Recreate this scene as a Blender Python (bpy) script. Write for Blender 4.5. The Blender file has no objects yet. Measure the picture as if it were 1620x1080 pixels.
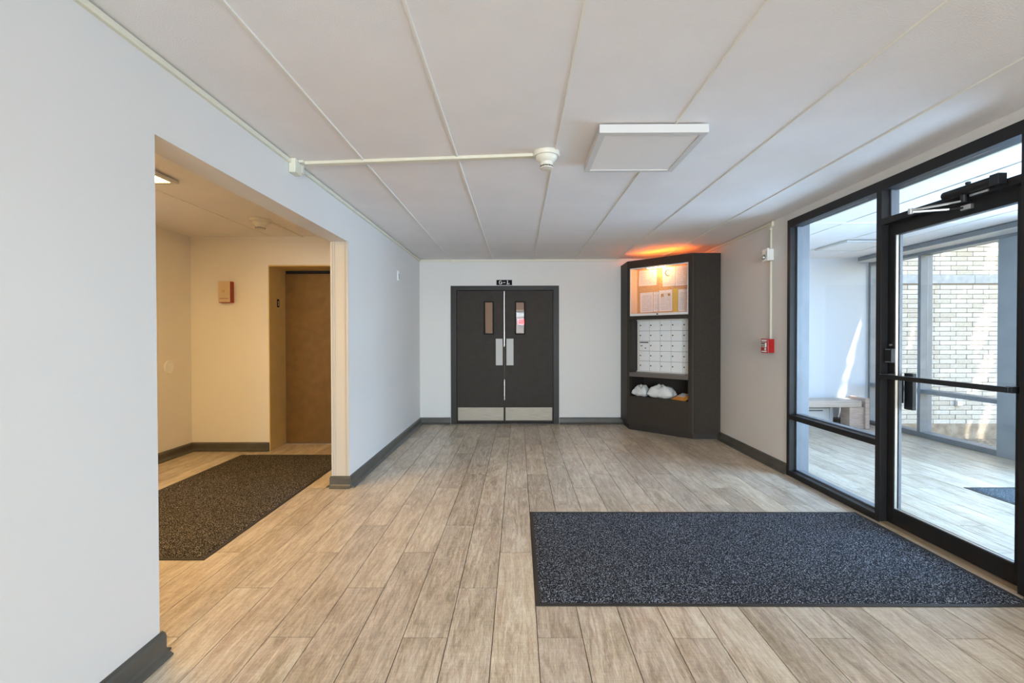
import bpy, bmesh, math, random
from mathutils import Vector, Matrix
random.seed(7)
scn = bpy.context.scene
col = scn.collection
R = math.radians

def lin(c):
    return tuple(((v / 255) / 12.92 if v / 255 <= 0.04045 else ((v / 255 + 0.055) / 1.055) ** 2.4) for v in c)

# ------------------------------------------------------------------ camera
EYE = 1.299
cd = bpy.data.cameras.new('camera')
cam = bpy.data.objects.new('camera', cd)
col.objects.link(cam)
cd.sensor_width = 36
cd.lens = 735 / 1620 * 36
cd.shift_x = -5 / 1620
cd.clip_start = 0.05
cam.location = (0, 0, EYE)
yaw, pitch, roll = 5 / 735, -8 / 735, 0.002
cam.matrix_world = (Matrix.Translation((0, 0, EYE)) @ Matrix.Rotation(yaw, 4, 'Z')
                    @ Matrix.Rotation(math.pi / 2 + pitch, 4, 'X') @ Matrix.Rotation(-roll, 4, 'Z'))
scn.camera = cam

# ------------------------------------------------------------------ world, sun, portals, added fill lamps at the windows
w = bpy.data.worlds.new('world'); scn.world = w; w.use_nodes = True
nt = w.node_tree
bg = nt.nodes['Background']
sky = nt.nodes.new('ShaderNodeTexSky')
sky.sky_type = 'NISHITA'; sky.sun_disc = False
sky.sun_elevation = R(58); sky.sun_rotation = R(135); sky.air_density = 1.3; sky.dust_density = 0.6; sky.ozone_density = 1.5
nt.links.new(sky.outputs[0], bg.inputs[0])
bg.inputs[1].default_value = 0.5

SUN_DIR = Vector((-.30, .33, -.90)).normalized()
sd = bpy.data.lights.new('sun', 'SUN'); sd.energy = 13; sd.angle = R(0.6); sd.color = (1, .95, .87)
sun = bpy.data.objects.new('sun', sd); col.objects.link(sun)
sun.rotation_euler = SUN_DIR.to_track_quat('-Z', 'Y').to_euler()
sun.location = (9, 1, 9)

def portal(name, loc, rot, sx, sy):
    d = bpy.data.lights.new(name, 'AREA'); d.shape = 'RECTANGLE'; d.size = sx; d.size_y = sy
    d.cycles.is_portal = True
    o = bpy.data.objects.new(name, d); col.objects.link(o); o.location = loc; o.rotation_euler = rot
    return o
portal('sky_portal', (5.34, 3.0, 1.2), (0, R(90), 0), 2.3, 7.6)
portal('sky_portal', (0.5, -5.08, 1.3), (R(90), 0, 0), 3.2, 2.1)

rd = bpy.data.lights.new('rear_window_fill', 'AREA'); rd.shape = 'RECTANGLE'; rd.size = 3.0; rd.size_y = 1.9  # area lamp added at the rear window to fill the room
rd.energy = 136; rd.color = (.72, .86, 1.0); rd.spread = R(130)
ro = bpy.data.objects.new('rear_window_fill', rd); col.objects.link(ro); ro.location = (.5, -5.03, 1.3); ro.rotation_euler = (R(90), 0, 0)
vd = bpy.data.lights.new('vestibule_glazing_fill', 'AREA'); vd.shape = 'RECTANGLE'; vd.size = 2.1; vd.size_y = 2.4  # area lamp added inside the outer glazing, boosts the blue daylight
vd.energy = 142; vd.color = (.40, .67, 1.0)
vo = bpy.data.objects.new('vestibule_glazing_fill', vd); col.objects.link(vo); vo.location = (4.9, 2.9, 1.22); vo.rotation_euler = (0, R(90), 0)
scn.view_settings.view_transform = 'Standard'
scn.view_settings.look = 'None'
scn.view_settings.gamma = 1
scn.view_settings.use_curve_mapping = False
scn.view_settings.exposure = 0.96
scn.cycles.max_bounces = 14
scn.cycles.diffuse_bounces = 8
scn.cycles.transparent_max_bounces = 16
scn.cycles.use_denoising = True
scn.cycles.caustics_reflective = False
scn.cycles.sample_clamp_indirect = 6

# ------------------------------------------------------------------ materials
def mat(name, c, rough=.6, metal=0, spec=.5, emit=None, es=0):
    m = bpy.data.materials.new(name); m.use_nodes = True
    b = m.node_tree.nodes['Principled BSDF']
    b.inputs['Base Color'].default_value = (*lin(c), 1)
    b.inputs['Roughness'].default_value = rough
    b.inputs['Metallic'].default_value = metal
    b.inputs['Specular IOR Level'].default_value = spec
    if emit:
        b.inputs['Emission Color'].default_value = (*lin(emit), 1)
        b.inputs['Emission Strength'].default_value = es
    return m

def N(m, t, **k):
    n = m.node_tree.nodes.new(t)
    for a, v in k.items():
        setattr(n, a, v)
    return n

def noise_mat(name, c1, c2, scale=(1, 1, 1), nscale=5, detail=4, rough=.6, bump=0, bscale=None, metal=0, lo=.35, hi=.65, spec=.5, bdist=.01):
    """two colours mixed by a stretched noise in object space, plus a fine bump"""
    m = mat(name, c1, rough, metal, spec)
    L = m.node_tree.links; b = m.node_tree.nodes['Principled BSDF']
    tc = N(m, 'ShaderNodeTexCoord'); mp = N(m, 'ShaderNodeMapping'); mp.inputs['Scale'].default_value = scale
    L.new(tc.outputs['Object'], mp.inputs[0])
    n = N(m, 'ShaderNodeTexNoise'); n.inputs['Scale'].default_value = nscale; n.inputs['Detail'].default_value = detail
    L.new(mp.outputs[0], n.inputs[0])
    r = N(m, 'ShaderNodeValToRGB'); r.color_ramp.elements[0].position = lo; r.color_ramp.elements[1].position = hi
    r.color_ramp.elements[0].color = (*lin(c1), 1); r.color_ramp.elements[1].color = (*lin(c2), 1)
    L.new(n.outputs[0], r.inputs[0]); L.new(r.outputs[0], b.inputs['Base Color'])
    if bump:
        n2 = N(m, 'ShaderNodeTexNoise'); n2.inputs['Scale'].default_value = bscale or 200; n2.inputs['Detail'].default_value = 3
        L.new(tc.outputs['Object'], n2.inputs[0])
        bp = N(m, 'ShaderNodeBump'); bp.inputs['Strength'].default_value = bump; bp.inputs['Distance'].default_value = bdist
        L.new(n2.outputs[0], bp.inputs['Height']); L.new(bp.outputs[0], b.inputs['Normal'])
    return m

M = {}
M['wall'] = noise_mat('wall_paint', (211, 208, 203), (214, 211, 206), nscale=.8, rough=.55, bump=.12, bscale=260, bdist=.002)
M['wall_vestibule'] = noise_mat('vestibule_daylit_paint', (214, 220, 228), (218, 224, 232), nscale=.8, rough=.55, bump=.1, bscale=260, bdist=.002)  # blue daylight cast put into the wall colour
M['wall_lobby'] = noise_mat('lobby_lamplit_paint', (229, 224, 214), (232, 227, 217), nscale=.8, rough=.6, bump=.12, bscale=260, bdist=.002)  # same wall paint, lightened in place of stronger lamp light
M['ceiling'] = noise_mat('ceiling_plaster', (226, 222, 220), (230, 226, 224), nscale=3, rough=.9, bump=.5, bscale=170, bdist=.004)
M['batten'] = mat('batten_paint', (226, 222, 212), .5)
M['raceway'] = mat('raceway_plastic', (216, 211, 190), .45)
M['cream'] = mat('cream_plastic', (216, 210, 194), .4)
M['white_plastic'] = mat('white_plastic', (236, 235, 230), .35)
M['base'] = noise_mat('baseboard_vinyl', (72, 69, 62), (84, 81, 74), nscale=6, rough=.38)
M['grout'] = mat('grout', (92, 76, 60), .9)
M['black'] = noise_mat('black_anodised', (28, 26, 26), (34, 32, 31), nscale=9, rough=.45, spec=.3)
M['black2'] = mat('black_gloss_metal', (26, 26, 27), .3)
M['door'] = noise_mat('door_paint', (50, 43, 36), (55, 48, 41), nscale=12, spec=.2, rough=.55, bump=.1, bscale=300, bdist=.001)
M['door_frame'] = mat('door_frame_paint', (44, 39, 34), .45, spec=.25)
M['steel'] = noise_mat('brushed_steel', (150, 140, 126), (168, 158, 142), scale=(1, 1, 30), nscale=6, rough=.55, metal=.55)
M['silver'] = mat('satin_silver', (205, 203, 198), .3, .9)
M['push'] = mat('push_plate_metal', (188, 186, 181), .6, .1)
M['cabinet'] = noise_mat('cabinet_laminate', (52, 46, 39), (60, 53, 46), nscale=60, spec=.2, rough=.55, bump=.15, bscale=400, bdist=.001)
M['cabinet_dark'] = mat('cabinet_recess', (44, 38, 33), .6)
M['ledge'] = mat('ledge_laminate', (96, 88, 82), .4)
M['alu'] = mat('mailbox_aluminium', (232, 232, 230), .42, .0)
M['alu_frame'] = mat('mailbox_frame', (232, 226, 214), .35, .1)
M['dark'] = mat('dark_hole', (18, 17, 16), .7)
M['cork'] = noise_mat('cork_board', (196, 150, 98), (214, 172, 118), nscale=60, rough=.9)
M['wood_case'] = mat('case_lining', (226, 200, 170), .6)
M['case_frame'] = mat('case_frame', (222, 220, 216), .4)
M['tan'] = mat('tan_plastic', (206, 182, 148), .5)
M['red'] = mat('alarm_red', (176, 14, 14), .35)
M['lobby_red'] = mat('box_red', (150, 40, 20), .45)
M['elevator'] = noise_mat('elevator_door_paint', (112, 84, 44), (122, 92, 50), nscale=10, rough=.42, bump=.15, bscale=120, bdist=.002, metal=.15)
M['jamb'] = noise_mat('elevator_jamb', (206, 178, 118), (214, 186, 128), nscale=5, rough=.5)
M['pillar_trim'] = mat('pillar_trim', (184, 175, 160), .5)
M['ext_frame'] = noise_mat('grey_aluminium', (122, 126, 130), (132, 136, 140), nscale=5, rough=.45, metal=.2)
M['ext_panel'] = noise_mat('grey_panel', (136, 142, 146), (146, 151, 155), nscale=4, rough=.6)
M['concrete'] = noise_mat('lintel_concrete', (178, 180, 178), (196, 198, 194), nscale=14, rough=.9, bump=.3, bscale=60)
M['foundation'] = noise_mat('foundation_concrete', (150, 132, 108), (182, 165, 140), nscale=9, rough=.95, bump=.5, bscale=40)
M['mortar'] = mat('mortar', (150, 138, 120), .95)
M['soil'] = noise_mat('soil_gravel', (110, 96, 76), (176, 160, 132), nscale=22, rough=1, bump=.8, bscale=30, bdist=.03)
M['leaf'] = noise_mat('leaf', (50, 84, 34), (84, 118, 50), nscale=2, rough=.6)
M['bark'] = noise_mat('bark', (82, 66, 50), (110, 92, 72), scale=(6, 6, 1), nscale=4, rough=.95)
M['bench'] = noise_mat('bench_wood', (176, 154, 142), (200, 180, 168), scale=(4, 4, 26), nscale=2.2, rough=.5)
M['bench_seat'] = noise_mat('bench_seat_wood', (186, 170, 156), (204, 188, 174), scale=(1, 20, 20), nscale=2.2, rough=.45)
M['heater'] = mat('heater_enamel', (216, 216, 214), .4)
M['bag'] = noise_mat('poly_mailer', (205, 205, 202), (216, 216, 213), nscale=8, rough=.38, bump=.6, bscale=16, bdist=.01)
M['kraft'] = noise_mat('kraft_envelope', (206, 132, 52), (218, 146, 64), nscale=10, rough=.7)
M['lamp_tube'] = mat('case_lamp_tube', (255, 240, 215), .4, emit=(255, 192, 122), es=62)
M['panel_fill'] = mat('fill_diffuser', (250, 250, 250), .5, emit=(255, 244, 230), es=6)  # emission for the fill panels added behind the viewer
M['panel_lobby'] = mat('lobby_diffuser', (250, 250, 250), .5, emit=(255, 208, 128), es=17)
M['panel_hall'] = mat('hall_diffuser', (250, 250, 250), .5, emit=(255, 235, 220), es=6)
M['panel_off'] = mat('unlit_diffuser', (226, 221, 216), .5)
M['panel_frame'] = mat('light_frame', (204, 201, 196), .5)
M['bulb'] = mat('fill_bulb', (255, 220, 170), .4, emit=(255, 118, 28), es=26)
M['exit'] = mat('exit_glow', (220, 30, 30), .4, emit=(255, 30, 30), es=3)
M['sign_white'] = mat('sign_white', (235, 233, 228), .5)
M['sign_black'] = mat('sign_black', (20, 20, 20), .6, spec=.1)
M['hall_wall'] = mat('hall_paint', (200, 184, 168), .6)
M['rubber'] = mat('mat_rubber', (40, 34, 28), .6)
M['thresh'] = noise_mat('threshold_bronze', (150, 128, 100), (176, 156, 128), scale=(30, 1, 1), nscale=4, rough=.4, metal=.3)
M['gold'] = mat('gold_print', (196, 140, 40), .6)
M['ink'] = mat('ink', (36, 33, 38), .7)
M['yellow'] = noise_mat('yellow_paper', (214, 180, 70), (220, 186, 78), nscale=3, rough=.7)

def glass_mat(name='clear_glass', f0=.03):
    m = bpy.data.materials.new(name); m.use_nodes = True
    t = m.node_tree; t.nodes.clear()
    o = t.nodes.new('ShaderNodeOutputMaterial'); mx = t.nodes.new('ShaderNodeMixShader')
    tr = t.nodes.new('ShaderNodeBsdfTransparent'); gl = t.nodes.new('ShaderNodeBsdfGlossy')
    lw = t.nodes.new('ShaderNodeLayerWeight'); lw.inputs[0].default_value = .5
    pw = t.nodes.new('ShaderNodeMath'); pw.operation = 'POWER'; pw.inputs[1].default_value = 5
    fr = t.nodes.new('ShaderNodeMapRange'); fr.inputs['To Min'].default_value = f0; fr.inputs['To Max'].default_value = .8
    t.links.new(lw.outputs['Facing'], pw.inputs[0]); t.links.new(pw.outputs[0], fr.inputs[0])
    tr.inputs[0].default_value = (.95, .965, .985, 1); gl.inputs['Roughness'].default_value = .02
    t.links.new(fr.outputs[0], mx.inputs[0]); t.links.new(tr.outputs[0], mx.inputs[1]); t.links.new(gl.outputs[0], mx.inputs[2])
    t.links.new(mx.outputs[0], o.inputs[0])
    return m
M['glass'] = glass_mat()
M['wired_glass'] = glass_mat('dull_fire_glass', .006)

def plank_mat():
    m = mat('wood_look_tile', (180, 160, 135), .34, spec=.55)
    L = m.node_tree.links; b = m.node_tree.nodes['Principled BSDF']
    tc = N(m, 'ShaderNodeTexCoord'); oi = N(m, 'ShaderNodeObjectInfo')
    mul = N(m, 'ShaderNodeVectorMath', operation='SCALE')
    cx = N(m, 'ShaderNodeCombineXYZ')
    L.new(oi.outputs['Random'], cx.inputs[0]); L.new(oi.outputs['Random'], cx.inputs[1]); L.new(oi.outputs['Random'], cx.inputs[2])
    L.new(cx.outputs[0], mul.inputs[0]); mul.inputs['Scale'].default_value = 37.0
    add = N(m, 'ShaderNodeVectorMath', operation='ADD')
    L.new(tc.outputs['Object'], add.inputs[0]); L.new(mul.outputs[0], add.inputs[1])
    def ns(scale, nscale, detail, dist=0, rgh=.6):
        mp = N(m, 'ShaderNodeMapping'); mp.inputs['Scale'].default_value = scale
        L.new(add.outputs[0], mp.inputs[0])
        n = N(m, 'ShaderNodeTexNoise'); n.inputs['Scale'].default_value = nscale; n.inputs['Detail'].default_value = detail
        n.inputs['Distortion'].default_value = dist; n.inputs['Roughness'].default_value = rgh
        L.new(mp.outputs[0], n.inputs[0])
        return n
    def ramp(src, p, c):
        r = N(m, 'ShaderNodeValToRGB'); e = r.color_ramp.elements
        e[0].position = p[0]; e[0].color = (*lin(c[0]), 1); e[1].position = p[-1]; e[1].color = (*lin(c[-1]), 1)
        for q, cc in zip(p[1:-1], c[1:-1]):
            x = e.new(q); x.color = (*lin(cc), 1)
        L.new(src, r.inputs[0]); return r
    def mix(a, bb, fac, mode='MIX', f=None):
        x = N(m, 'ShaderNodeMix', data_type='RGBA', blend_type=mode)
        L.new(a, x.inputs[6]); L.new(bb, x.inputs[7])
        if fac is not None: L.new(fac, x.inputs[0])
        else: x.inputs[0].default_value = f
        return x
    broad = ns((4.2, 1.5, 1), 1.5, 5, .9)
    c1 = ramp(broad.outputs[0], (.3, .5, .7), ((190, 180, 162), (213, 206, 194), (227, 222, 213)))
    # per plank shade
    pr = ramp(oi.outputs['Random'], (0, .35, .7, 1), ((200, 190, 180), (226, 222, 216), (240, 234, 224), (212, 206, 200)))
    m1 = mix(c1.outputs[0], pr.outputs[0], None, 'MULTIPLY', .75)
    grain = ns((15, 1.5, 1), 1.7, 8, 1.8, .66)
    g = ramp(grain.outputs[0], (.38, .5, .62), ((112, 94, 76), (172, 166, 158), (214, 211, 206)))
    m2 = mix(m1.outputs[2], g.outputs[0], None, 'OVERLAY', .42)
    scr = ns((9, 130, 1), 1.2, 3)
    s2 = ramp(scr.outputs[0], (.42, .6), ((190, 188, 184), (150, 144, 134)))
    m3 = mix(m2.outputs[2], s2.outputs[0], None, 'SOFT_LIGHT', .35)
    fleck = ns((26, 9, 1), 2.0, 4, 1.0)
    f2 = ramp(fleck.outputs[0], (.6, .7), ((0, 0, 0), (255, 255, 255)))
    wh = N(m, 'ShaderNodeRGB'); wh.outputs[0].default_value = (*lin((216, 206, 190)), 1)
    fm = N(m, 'ShaderNodeMath', operation='MULTIPLY'); fm.inputs[1].default_value = .4
    L.new(f2.outputs[0], fm.inputs[0])
    m4 = mix(m3.outputs[2], wh.outputs[0], fm.outputs[0])
    fine = ns((70, 5, 1), 2.2, 3, 2.5, .7)
    f3 = ramp(fine.outputs[0], (.40, .50, .60), ((138, 126, 112), (186, 184, 182), (226, 224, 220)))
    m5 = mix(m4.outputs[2], f3.outputs[0], None, 'SOFT_LIGHT', .55)
    L.new(m5.outputs[2], b.inputs['Base Color'])
    bp = N(m, 'ShaderNodeBump'); bp.inputs['Strength'].default_value = .25; bp.inputs['Distance'].default_value = .002
    L.new(grain.outputs[0], bp.inputs['Height']); L.new(bp.outputs[0], b.inputs['Normal'])
    return m
M['plank'] = plank_mat()

def carpet_mat(name, dark, light):
    m = mat(name, dark, .95, spec=.1)
    L = m.node_tree.links; b = m.node_tree.nodes['Principled BSDF']
    tc = N(m, 'ShaderNodeTexCoord')
    n = N(m, 'ShaderNodeTexNoise'); n.inputs['Scale'].default_value = 150; n.inputs['Detail'].default_value = 2; n.inputs['Roughness'].default_value = .8
    L.new(tc.outputs['Object'], n.inputs[0])
    r = N(m, 'ShaderNodeValToRGB'); e = r.color_ramp.elements
    e[0].position = .43; e[0].color = (*lin(dark), 1); e[1].position = .68; e[1].color = (*lin(light), 1)
    x = e.new(.55); x.color = (*lin(tuple(d + (l - d) * .22 for d, l in zip(dark, light))), 1)
    L.new(n.outputs[0], r.inputs[0]); L.new(r.outputs[0], b.inputs['Base Color'])
    wv = N(m, 'ShaderNodeTexWave', bands_direction='Y'); wv.inputs['Scale'].default_value = 26; wv.inputs['Distortion'].default_value = .6
    L.new(tc.outputs['Object'], wv.inputs[0])
    ad = N(m, 'ShaderNodeMath', operation='ADD'); L.new(wv.outputs[1], ad.inputs[0]); L.new(n.outputs[0], ad.inputs[1])
    bp = N(m, 'ShaderNodeBump'); bp.inputs['Strength'].default_value = .8; bp.inputs['Distance'].default_value = .004
    L.new(ad.outputs[0], bp.inputs['Height']); L.new(bp.outputs[0], b.inputs['Normal'])
    return m
M['carpet'] = carpet_mat('charcoal_carpet', (21, 21, 25), (190, 194, 204))
M['carpet_brown'] = carpet_mat('brown_carpet', (30, 27, 24), (200, 186, 168))
M['carpet_blue'] = carpet_mat('slate_carpet', (50, 56, 60), (150, 158, 164))

def brick_mat():
    m = mat('cream_brick', (214, 200, 176), .85)
    L = m.node_tree.links; b = m.node_tree.nodes['Principled BSDF']
    oi = N(m, 'ShaderNodeObjectInfo'); tc = N(m, 'ShaderNodeTexCoord')
    r = N(m, 'ShaderNodeValToRGB'); e = r.color_ramp.elements
    e[0].color = (*lin((212, 200, 178)), 1); e[1].color = (*lin((230, 222, 205)), 1)
    L.new(oi.outputs['Random'], r.inputs[0])
    n = N(m, 'ShaderNodeTexNoise'); n.inputs['Scale'].default_value = 45; n.inputs['Detail'].default_value = 4
    L.new(tc.outputs['Object'], n.inputs[0])
    r2 = N(m, 'ShaderNodeValToRGB'); r2.color_ramp.elements[0].color = (.55, .52, .48, 1); r2.color_ramp.elements[0].position = .3; r2.color_ramp.elements[1].position = .5
    L.new(n.outputs[0], r2.inputs[0])
    mx = N(m, 'ShaderNodeMix', data_type='RGBA', blend_type='MULTIPLY'); mx.inputs[0].default_value = .5
    L.new(r.outputs[0], mx.inputs[6]); L.new(r2.outputs[0], mx.inputs[7]); L.new(mx.outputs[2], b.inputs['Base Color'])
    bp = N(m, 'ShaderNodeBump'); bp.inputs['Strength'].default_value = .5; bp.inputs['Distance'].default_value = .004
    L.new(n.outputs[0], bp.inputs['Height']); L.new(bp.outputs[0], b.inputs['Normal'])
    return m
M['brick'] = brick_mat()

def paper_mat(name, base, rows, ink=(120, 112, 112), cover=.5):
    """printed lines of small type on a sheet, in the sheet's own x (width) and z (height), both 0..1 (generated)"""
    m = mat(name, base, .7)
    L = m.node_tree.links; b = m.node_tree.nodes['Principled BSDF']
    tc = N(m, 'ShaderNodeTexCoord'); sp = N(m, 'ShaderNodeSeparateXYZ'); L.new(tc.outputs['Generated'], sp.inputs[0])
    def math_(op, a, bb=None, v=None):
        x = N(m, 'ShaderNodeMath', operation=op)
        L.new(a, x.inputs[0])
        if bb is not None: L.new(bb, x.inputs[1])
        elif v is not None: x.inputs[1].default_value = v
        return x.outputs[0]
    rw = math_('MULTIPLY', sp.outputs[2], v=rows)
    fr = math_('FRACT', rw)
    band = math_('GREATER_THAN', fr, v=.58)
    fl = math_('FLOOR', rw)
    cb = N(m, 'ShaderNodeCombineXYZ')
    L.new(math_('MULTIPLY', sp.outputs[0], v=26), cb.inputs[0]); L.new(math_('MULTIPLY', fl, v=7.3), cb.inputs[1])
    n = N(m, 'ShaderNodeTexNoise'); n.inputs['Scale'].default_value = 1; n.inputs['Detail'].default_value = 1
    L.new(cb.outputs[0], n.inputs[0])
    word = math_('LESS_THAN', n.outputs[0], v=.56)
    ins = math_('LESS_THAN', math_('ABSOLUTE', math_('SUBTRACT', sp.outputs[0], v=.5)), v=.4)
    ins2 = math_('LESS_THAN', math_('ABSOLUTE', math_('SUBTRACT', sp.outputs[2], v=.47)), v=.4)
    f = math_('MULTIPLY', math_('MULTIPLY', math_('MULTIPLY', band, word), ins), ins2)
    f = math_('MULTIPLY', f, v=cover)
    mx = N(m, 'ShaderNodeMix', data_type='RGBA'); L.new(f, mx.inputs[0])
    mx.inputs[6].default_value = (*lin(base), 1); mx.inputs[7].default_value = (*lin(ink), 1)
    L.new(mx.outputs[2], b.inputs['Base Color'])
    return m
M['paper'] = paper_mat('printed_paper', (232, 226, 220), 22)
M['paper2'] = paper_mat('printed_letter', (234, 226, 218), 13)
M['label_paper'] = paper_mat('shipping_label', (226, 218, 212), 7)

# ------------------------------------------------------------------ mesh helpers
class MB:
    """collects shapes in world space, built as one mesh object"""
    def __init__(s): s.bm = bmesh.new()
    def verts(s, vs, fs, T=None):
        v = [s.bm.verts.new(T(p) if T else p) for p in vs]
        for f in fs: s.bm.faces.new([v[i] for i in f])
        return v
    def box(s, x0, x1, y0, y1, z0, z1, T=None):
        s.verts([(x0, y0, z0), (x1, y0, z0), (x1, y1, z0), (x0, y1, z0), (x0, y0, z1), (x1, y0, z1), (x1, y1, z1), (x0, y1, z1)],
                [(0, 3, 2, 1), (4, 5, 6, 7), (0, 1, 5, 4), (1, 2, 6, 5), (2, 3, 7, 6), (3, 0, 4, 7)], T)
        return s
    def prism(s, pts, z0, z1, T=None):
        n = len(pts)
        s.verts([(p[0], p[1], z0) for p in pts] + [(p[0], p[1], z1) for p in pts],
                [tuple(range(n))[::-1], tuple(range(n, 2 * n))] + [(i, (i + 1) % n, n + (i + 1) % n, n + i) for i in range(n)], T)
        return s
    def sweep(s, prof, a, b, side, up=Vector((0, 0, 1))):
        """profile (d out, h up) extruded from a to b"""
        a = Vector(a); b = Vector(b); side = Vector(side); n = len(prof)
        vs = [a + side * d + up * h for d, h in prof] + [b + side * d + up * h for d, h in prof]
        s.verts([tuple(v) for v in vs], [tuple(range(n)), tuple(range(n, 2 * n))[::-1]] + [(i, n + i, n + (i + 1) % n, (i + 1) % n) for i in range(n)])
        return s
    def tube(s, a, b, r0, r1=None, seg=16):
        a = Vector(a); b = Vector(b); r1 = r0 if r1 is None else r1
        d = (b - a).normalized(); p = d.orthogonal().normalized(); q = d.cross(p)
        vs = []
        for c, r in ((a, r0), (b, r1)):
            for i in range(seg):
                t = 2 * math.pi * i / seg
                vs.append(tuple(c + p * math.cos(t) * r + q * math.sin(t) * r))
        s.verts(vs, [tuple(range(seg))[::-1], tuple(range(seg, 2 * seg))] + [(i, (i + 1) % seg, seg + (i + 1) % seg, seg + i) for i in range(seg)])
        return s
    def lathe(s, c, axis, prof, seg=32):
        """prof: (radius, distance along axis)"""
        c = Vector(c); d = Vector(axis).normalized(); p = d.orthogonal().normalized(); q = d.cross(p)
        rings = []
        for r, h in prof:
            rings.append([s.bm.verts.new(c + d * h + p * math.cos(2 * math.pi * i / seg) * r + q * math.sin(2 * math.pi * i / seg) * r) for i in range(seg)])
        for A, B in zip(rings, rings[1:]):
            for i in range(seg): s.bm.faces.new((A[i], A[(i + 1) % seg], B[(i + 1) % seg], B[i]))
        s.bm.faces.new(rings[0][::-1]); s.bm.faces.new(rings[-1])
        return s
    def build(s, name, m, parent=None, bevel=0, seg=2, smooth=False):
        bm = s.bm
        bmesh.ops.recalc_face_normals(bm, faces=bm.faces)
        xs = [v.co for v in bm.verts]
        mn = Vector([min(v[i] for v in xs) for i in range(3)]); mx = Vector([max(v[i] for v in xs) for i in range(3)])
        org = Vector(((mn.x + mx.x) / 2, (mn.y + mx.y) / 2, mn.z))
        if bevel:
            bmesh.ops.bevel(bm, geom=list(bm.edges), offset=bevel, segments=seg, profile=.6, affect='EDGES', clamp_overlap=True)
        for v in bm.verts: v.co -= org
        me = bpy.data.meshes.new(name); bm.to_mesh(me); bm.free()
        if smooth:
            for p in me.polygons: p.use_smooth = True
            me.set_sharp_from_angle(angle=R(35))
        me.materials.append(m)
        o = bpy.data.objects.new(name, me); col.objects.link(o)
        o['_w'] = list(org)
        o.location = org - (Vector(parent['_w']) if parent else Vector((0, 0, 0)))
        if parent: o.parent = parent
        return o

def tag(o, label=None, cat=None, group=None, kind=None):
    if label: o['label'] = label
    if cat: o['category'] = cat
    if group: o['group'] = group
    if kind: o['kind'] = kind
    return o
def empty(name, loc, label=None, cat=None, group=None, kind=None):
    o = bpy.data.objects.new(name, None); col.objects.link(o); o.location = loc; o['_w'] = list(loc)
    o.empty_display_size = .05
    return tag(o, label, cat, group, kind)
def bx(name, x0, x1, y0, y1, z0, z1, m, parent=None, bevel=0, T=None):
    return MB().box(x0, x1, y0, y1, z0, z1, T).build(name, m, parent, bevel)

# ================================================================== THE SHELL
XL, XR, YB, ZC = -1.46, 2.53, 6.88, 2.44      # left wall, right wall, back wall, ceiling
XLW = -1.61                                    # lobby side of the left wall
S = 'structure'
YF = -5.0
# --- floor
floor = empty('floor', (0.7, 3, -.003), 'taupe wood-look plank tile floor running through room, lobby and vestibule', 'floor', kind=S)
bx('grout_bed', -3.9, 5.32, YF - .1, 10.2, -.06, -.003, M['grout'], floor)
PW, PL, PX0 = .1942, 1.19, .275
G = .0038
plank_mesh = {}
def plank(x0, x1, y0, y1):
    w_, l_ = round(x1 - x0 - G, 4), round(y1 - y0 - G, 4)
    key = (w_, l_)
    if key not in plank_mesh:
        mb = MB().box(-w_ / 2, w_ / 2, -l_ / 2, l_ / 2, 0, .003)
        bmesh.ops.recalc_face_normals(mb.bm, faces=mb.bm.faces)
        me = bpy.data.meshes.new('plank'); mb.bm.to_mesh(me); mb.bm.free(); me.materials.append(M['plank'])
        plank_mesh[key] = me
    o = bpy.data.objects.new('plank', plank_mesh[key]); col.objects.link(o)
    o.parent = floor; o.location = ((x0 + x1) / 2 - .7, (y0 + y1) / 2 - 3, 0)
rest = MB(); nplank = 0
for k in range(-21, 26):
    x0 = PX0 + k * PW; x1 = x0 + PW
    x0, x1 = max(x0, -3.73), min(x1, 5.15)
    if x1 - x0 < .01: continue
    off = {2: 1.99, 0: 2.385, 1: 2.78}[k % 3]
    ytop = 5.60 if x1 < -1.5 else YB
    for j in range(-7, 5):
        y0 = off + j * PL; y1 = min(y0 + PL, ytop); y0c = max(y0, YF)
        if y1 - y0c < .02: continue
        if y1 > 1.75 or (y1 > 1.3 and x1 > -1.5 and x0 < 1.3):
            plank(x0, x1, y0c, y1); nplank += 1
        else:
            rest.box(x0 + G / 2, x1 - G / 2, y0c + G / 2, y1 - G / 2, -.003, 0)
print('planks', nplank)
tag(rest.build('plank', M['plank'], floor), kind='stuff')
# --- ceiling
def ceiling(name, x0, x1, y0, y1, seams, label):
    c = empty(name, ((x0 + x1) / 2, (y0 + y1) / 2, ZC), label, 'ceiling', kind=S)
    bx('ceiling_slab', x0 - .1, x1 + .1, y0 - .1, y1 + .1, ZC + .006, ZC + .12, M['ceiling'], c)
    xs = [x0] + seams + [x1]
    for a, b in zip(xs, xs[1:]):
        bx('ceiling_panel', a + .002, b - .002, y0, y1, ZC, ZC + .0058, M['ceiling'], c)
    for s_ in seams:
        mb = MB(); mb.sweep([(-.007, 0), (-.005, -.007), (.005, -.007), (.007, 0)], (s_, y0 + .01, ZC), (s_, y1 - .002, ZC), (1, 0, 0))
        mb.build('seam_strip', M['batten'], c)
    return c
SE = [-.998, -.386, .230, .847, 1.462, 2.077]
ceiling('ceiling', XL, XR, YF, YB, SE, 'off-white stippled plaster ceiling of long panels with raised seam strips')
ceiling('ceiling', XR + .17, 5.15, YF, YB, [3.305, 3.92, 4.535], 'pale panelled ceiling over the glazed vestibule')
ceiling('ceiling', -3.73, XLW, -.4, 5.27, [-2.80], 'tan lit ceiling over the elevator lobby')
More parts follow.
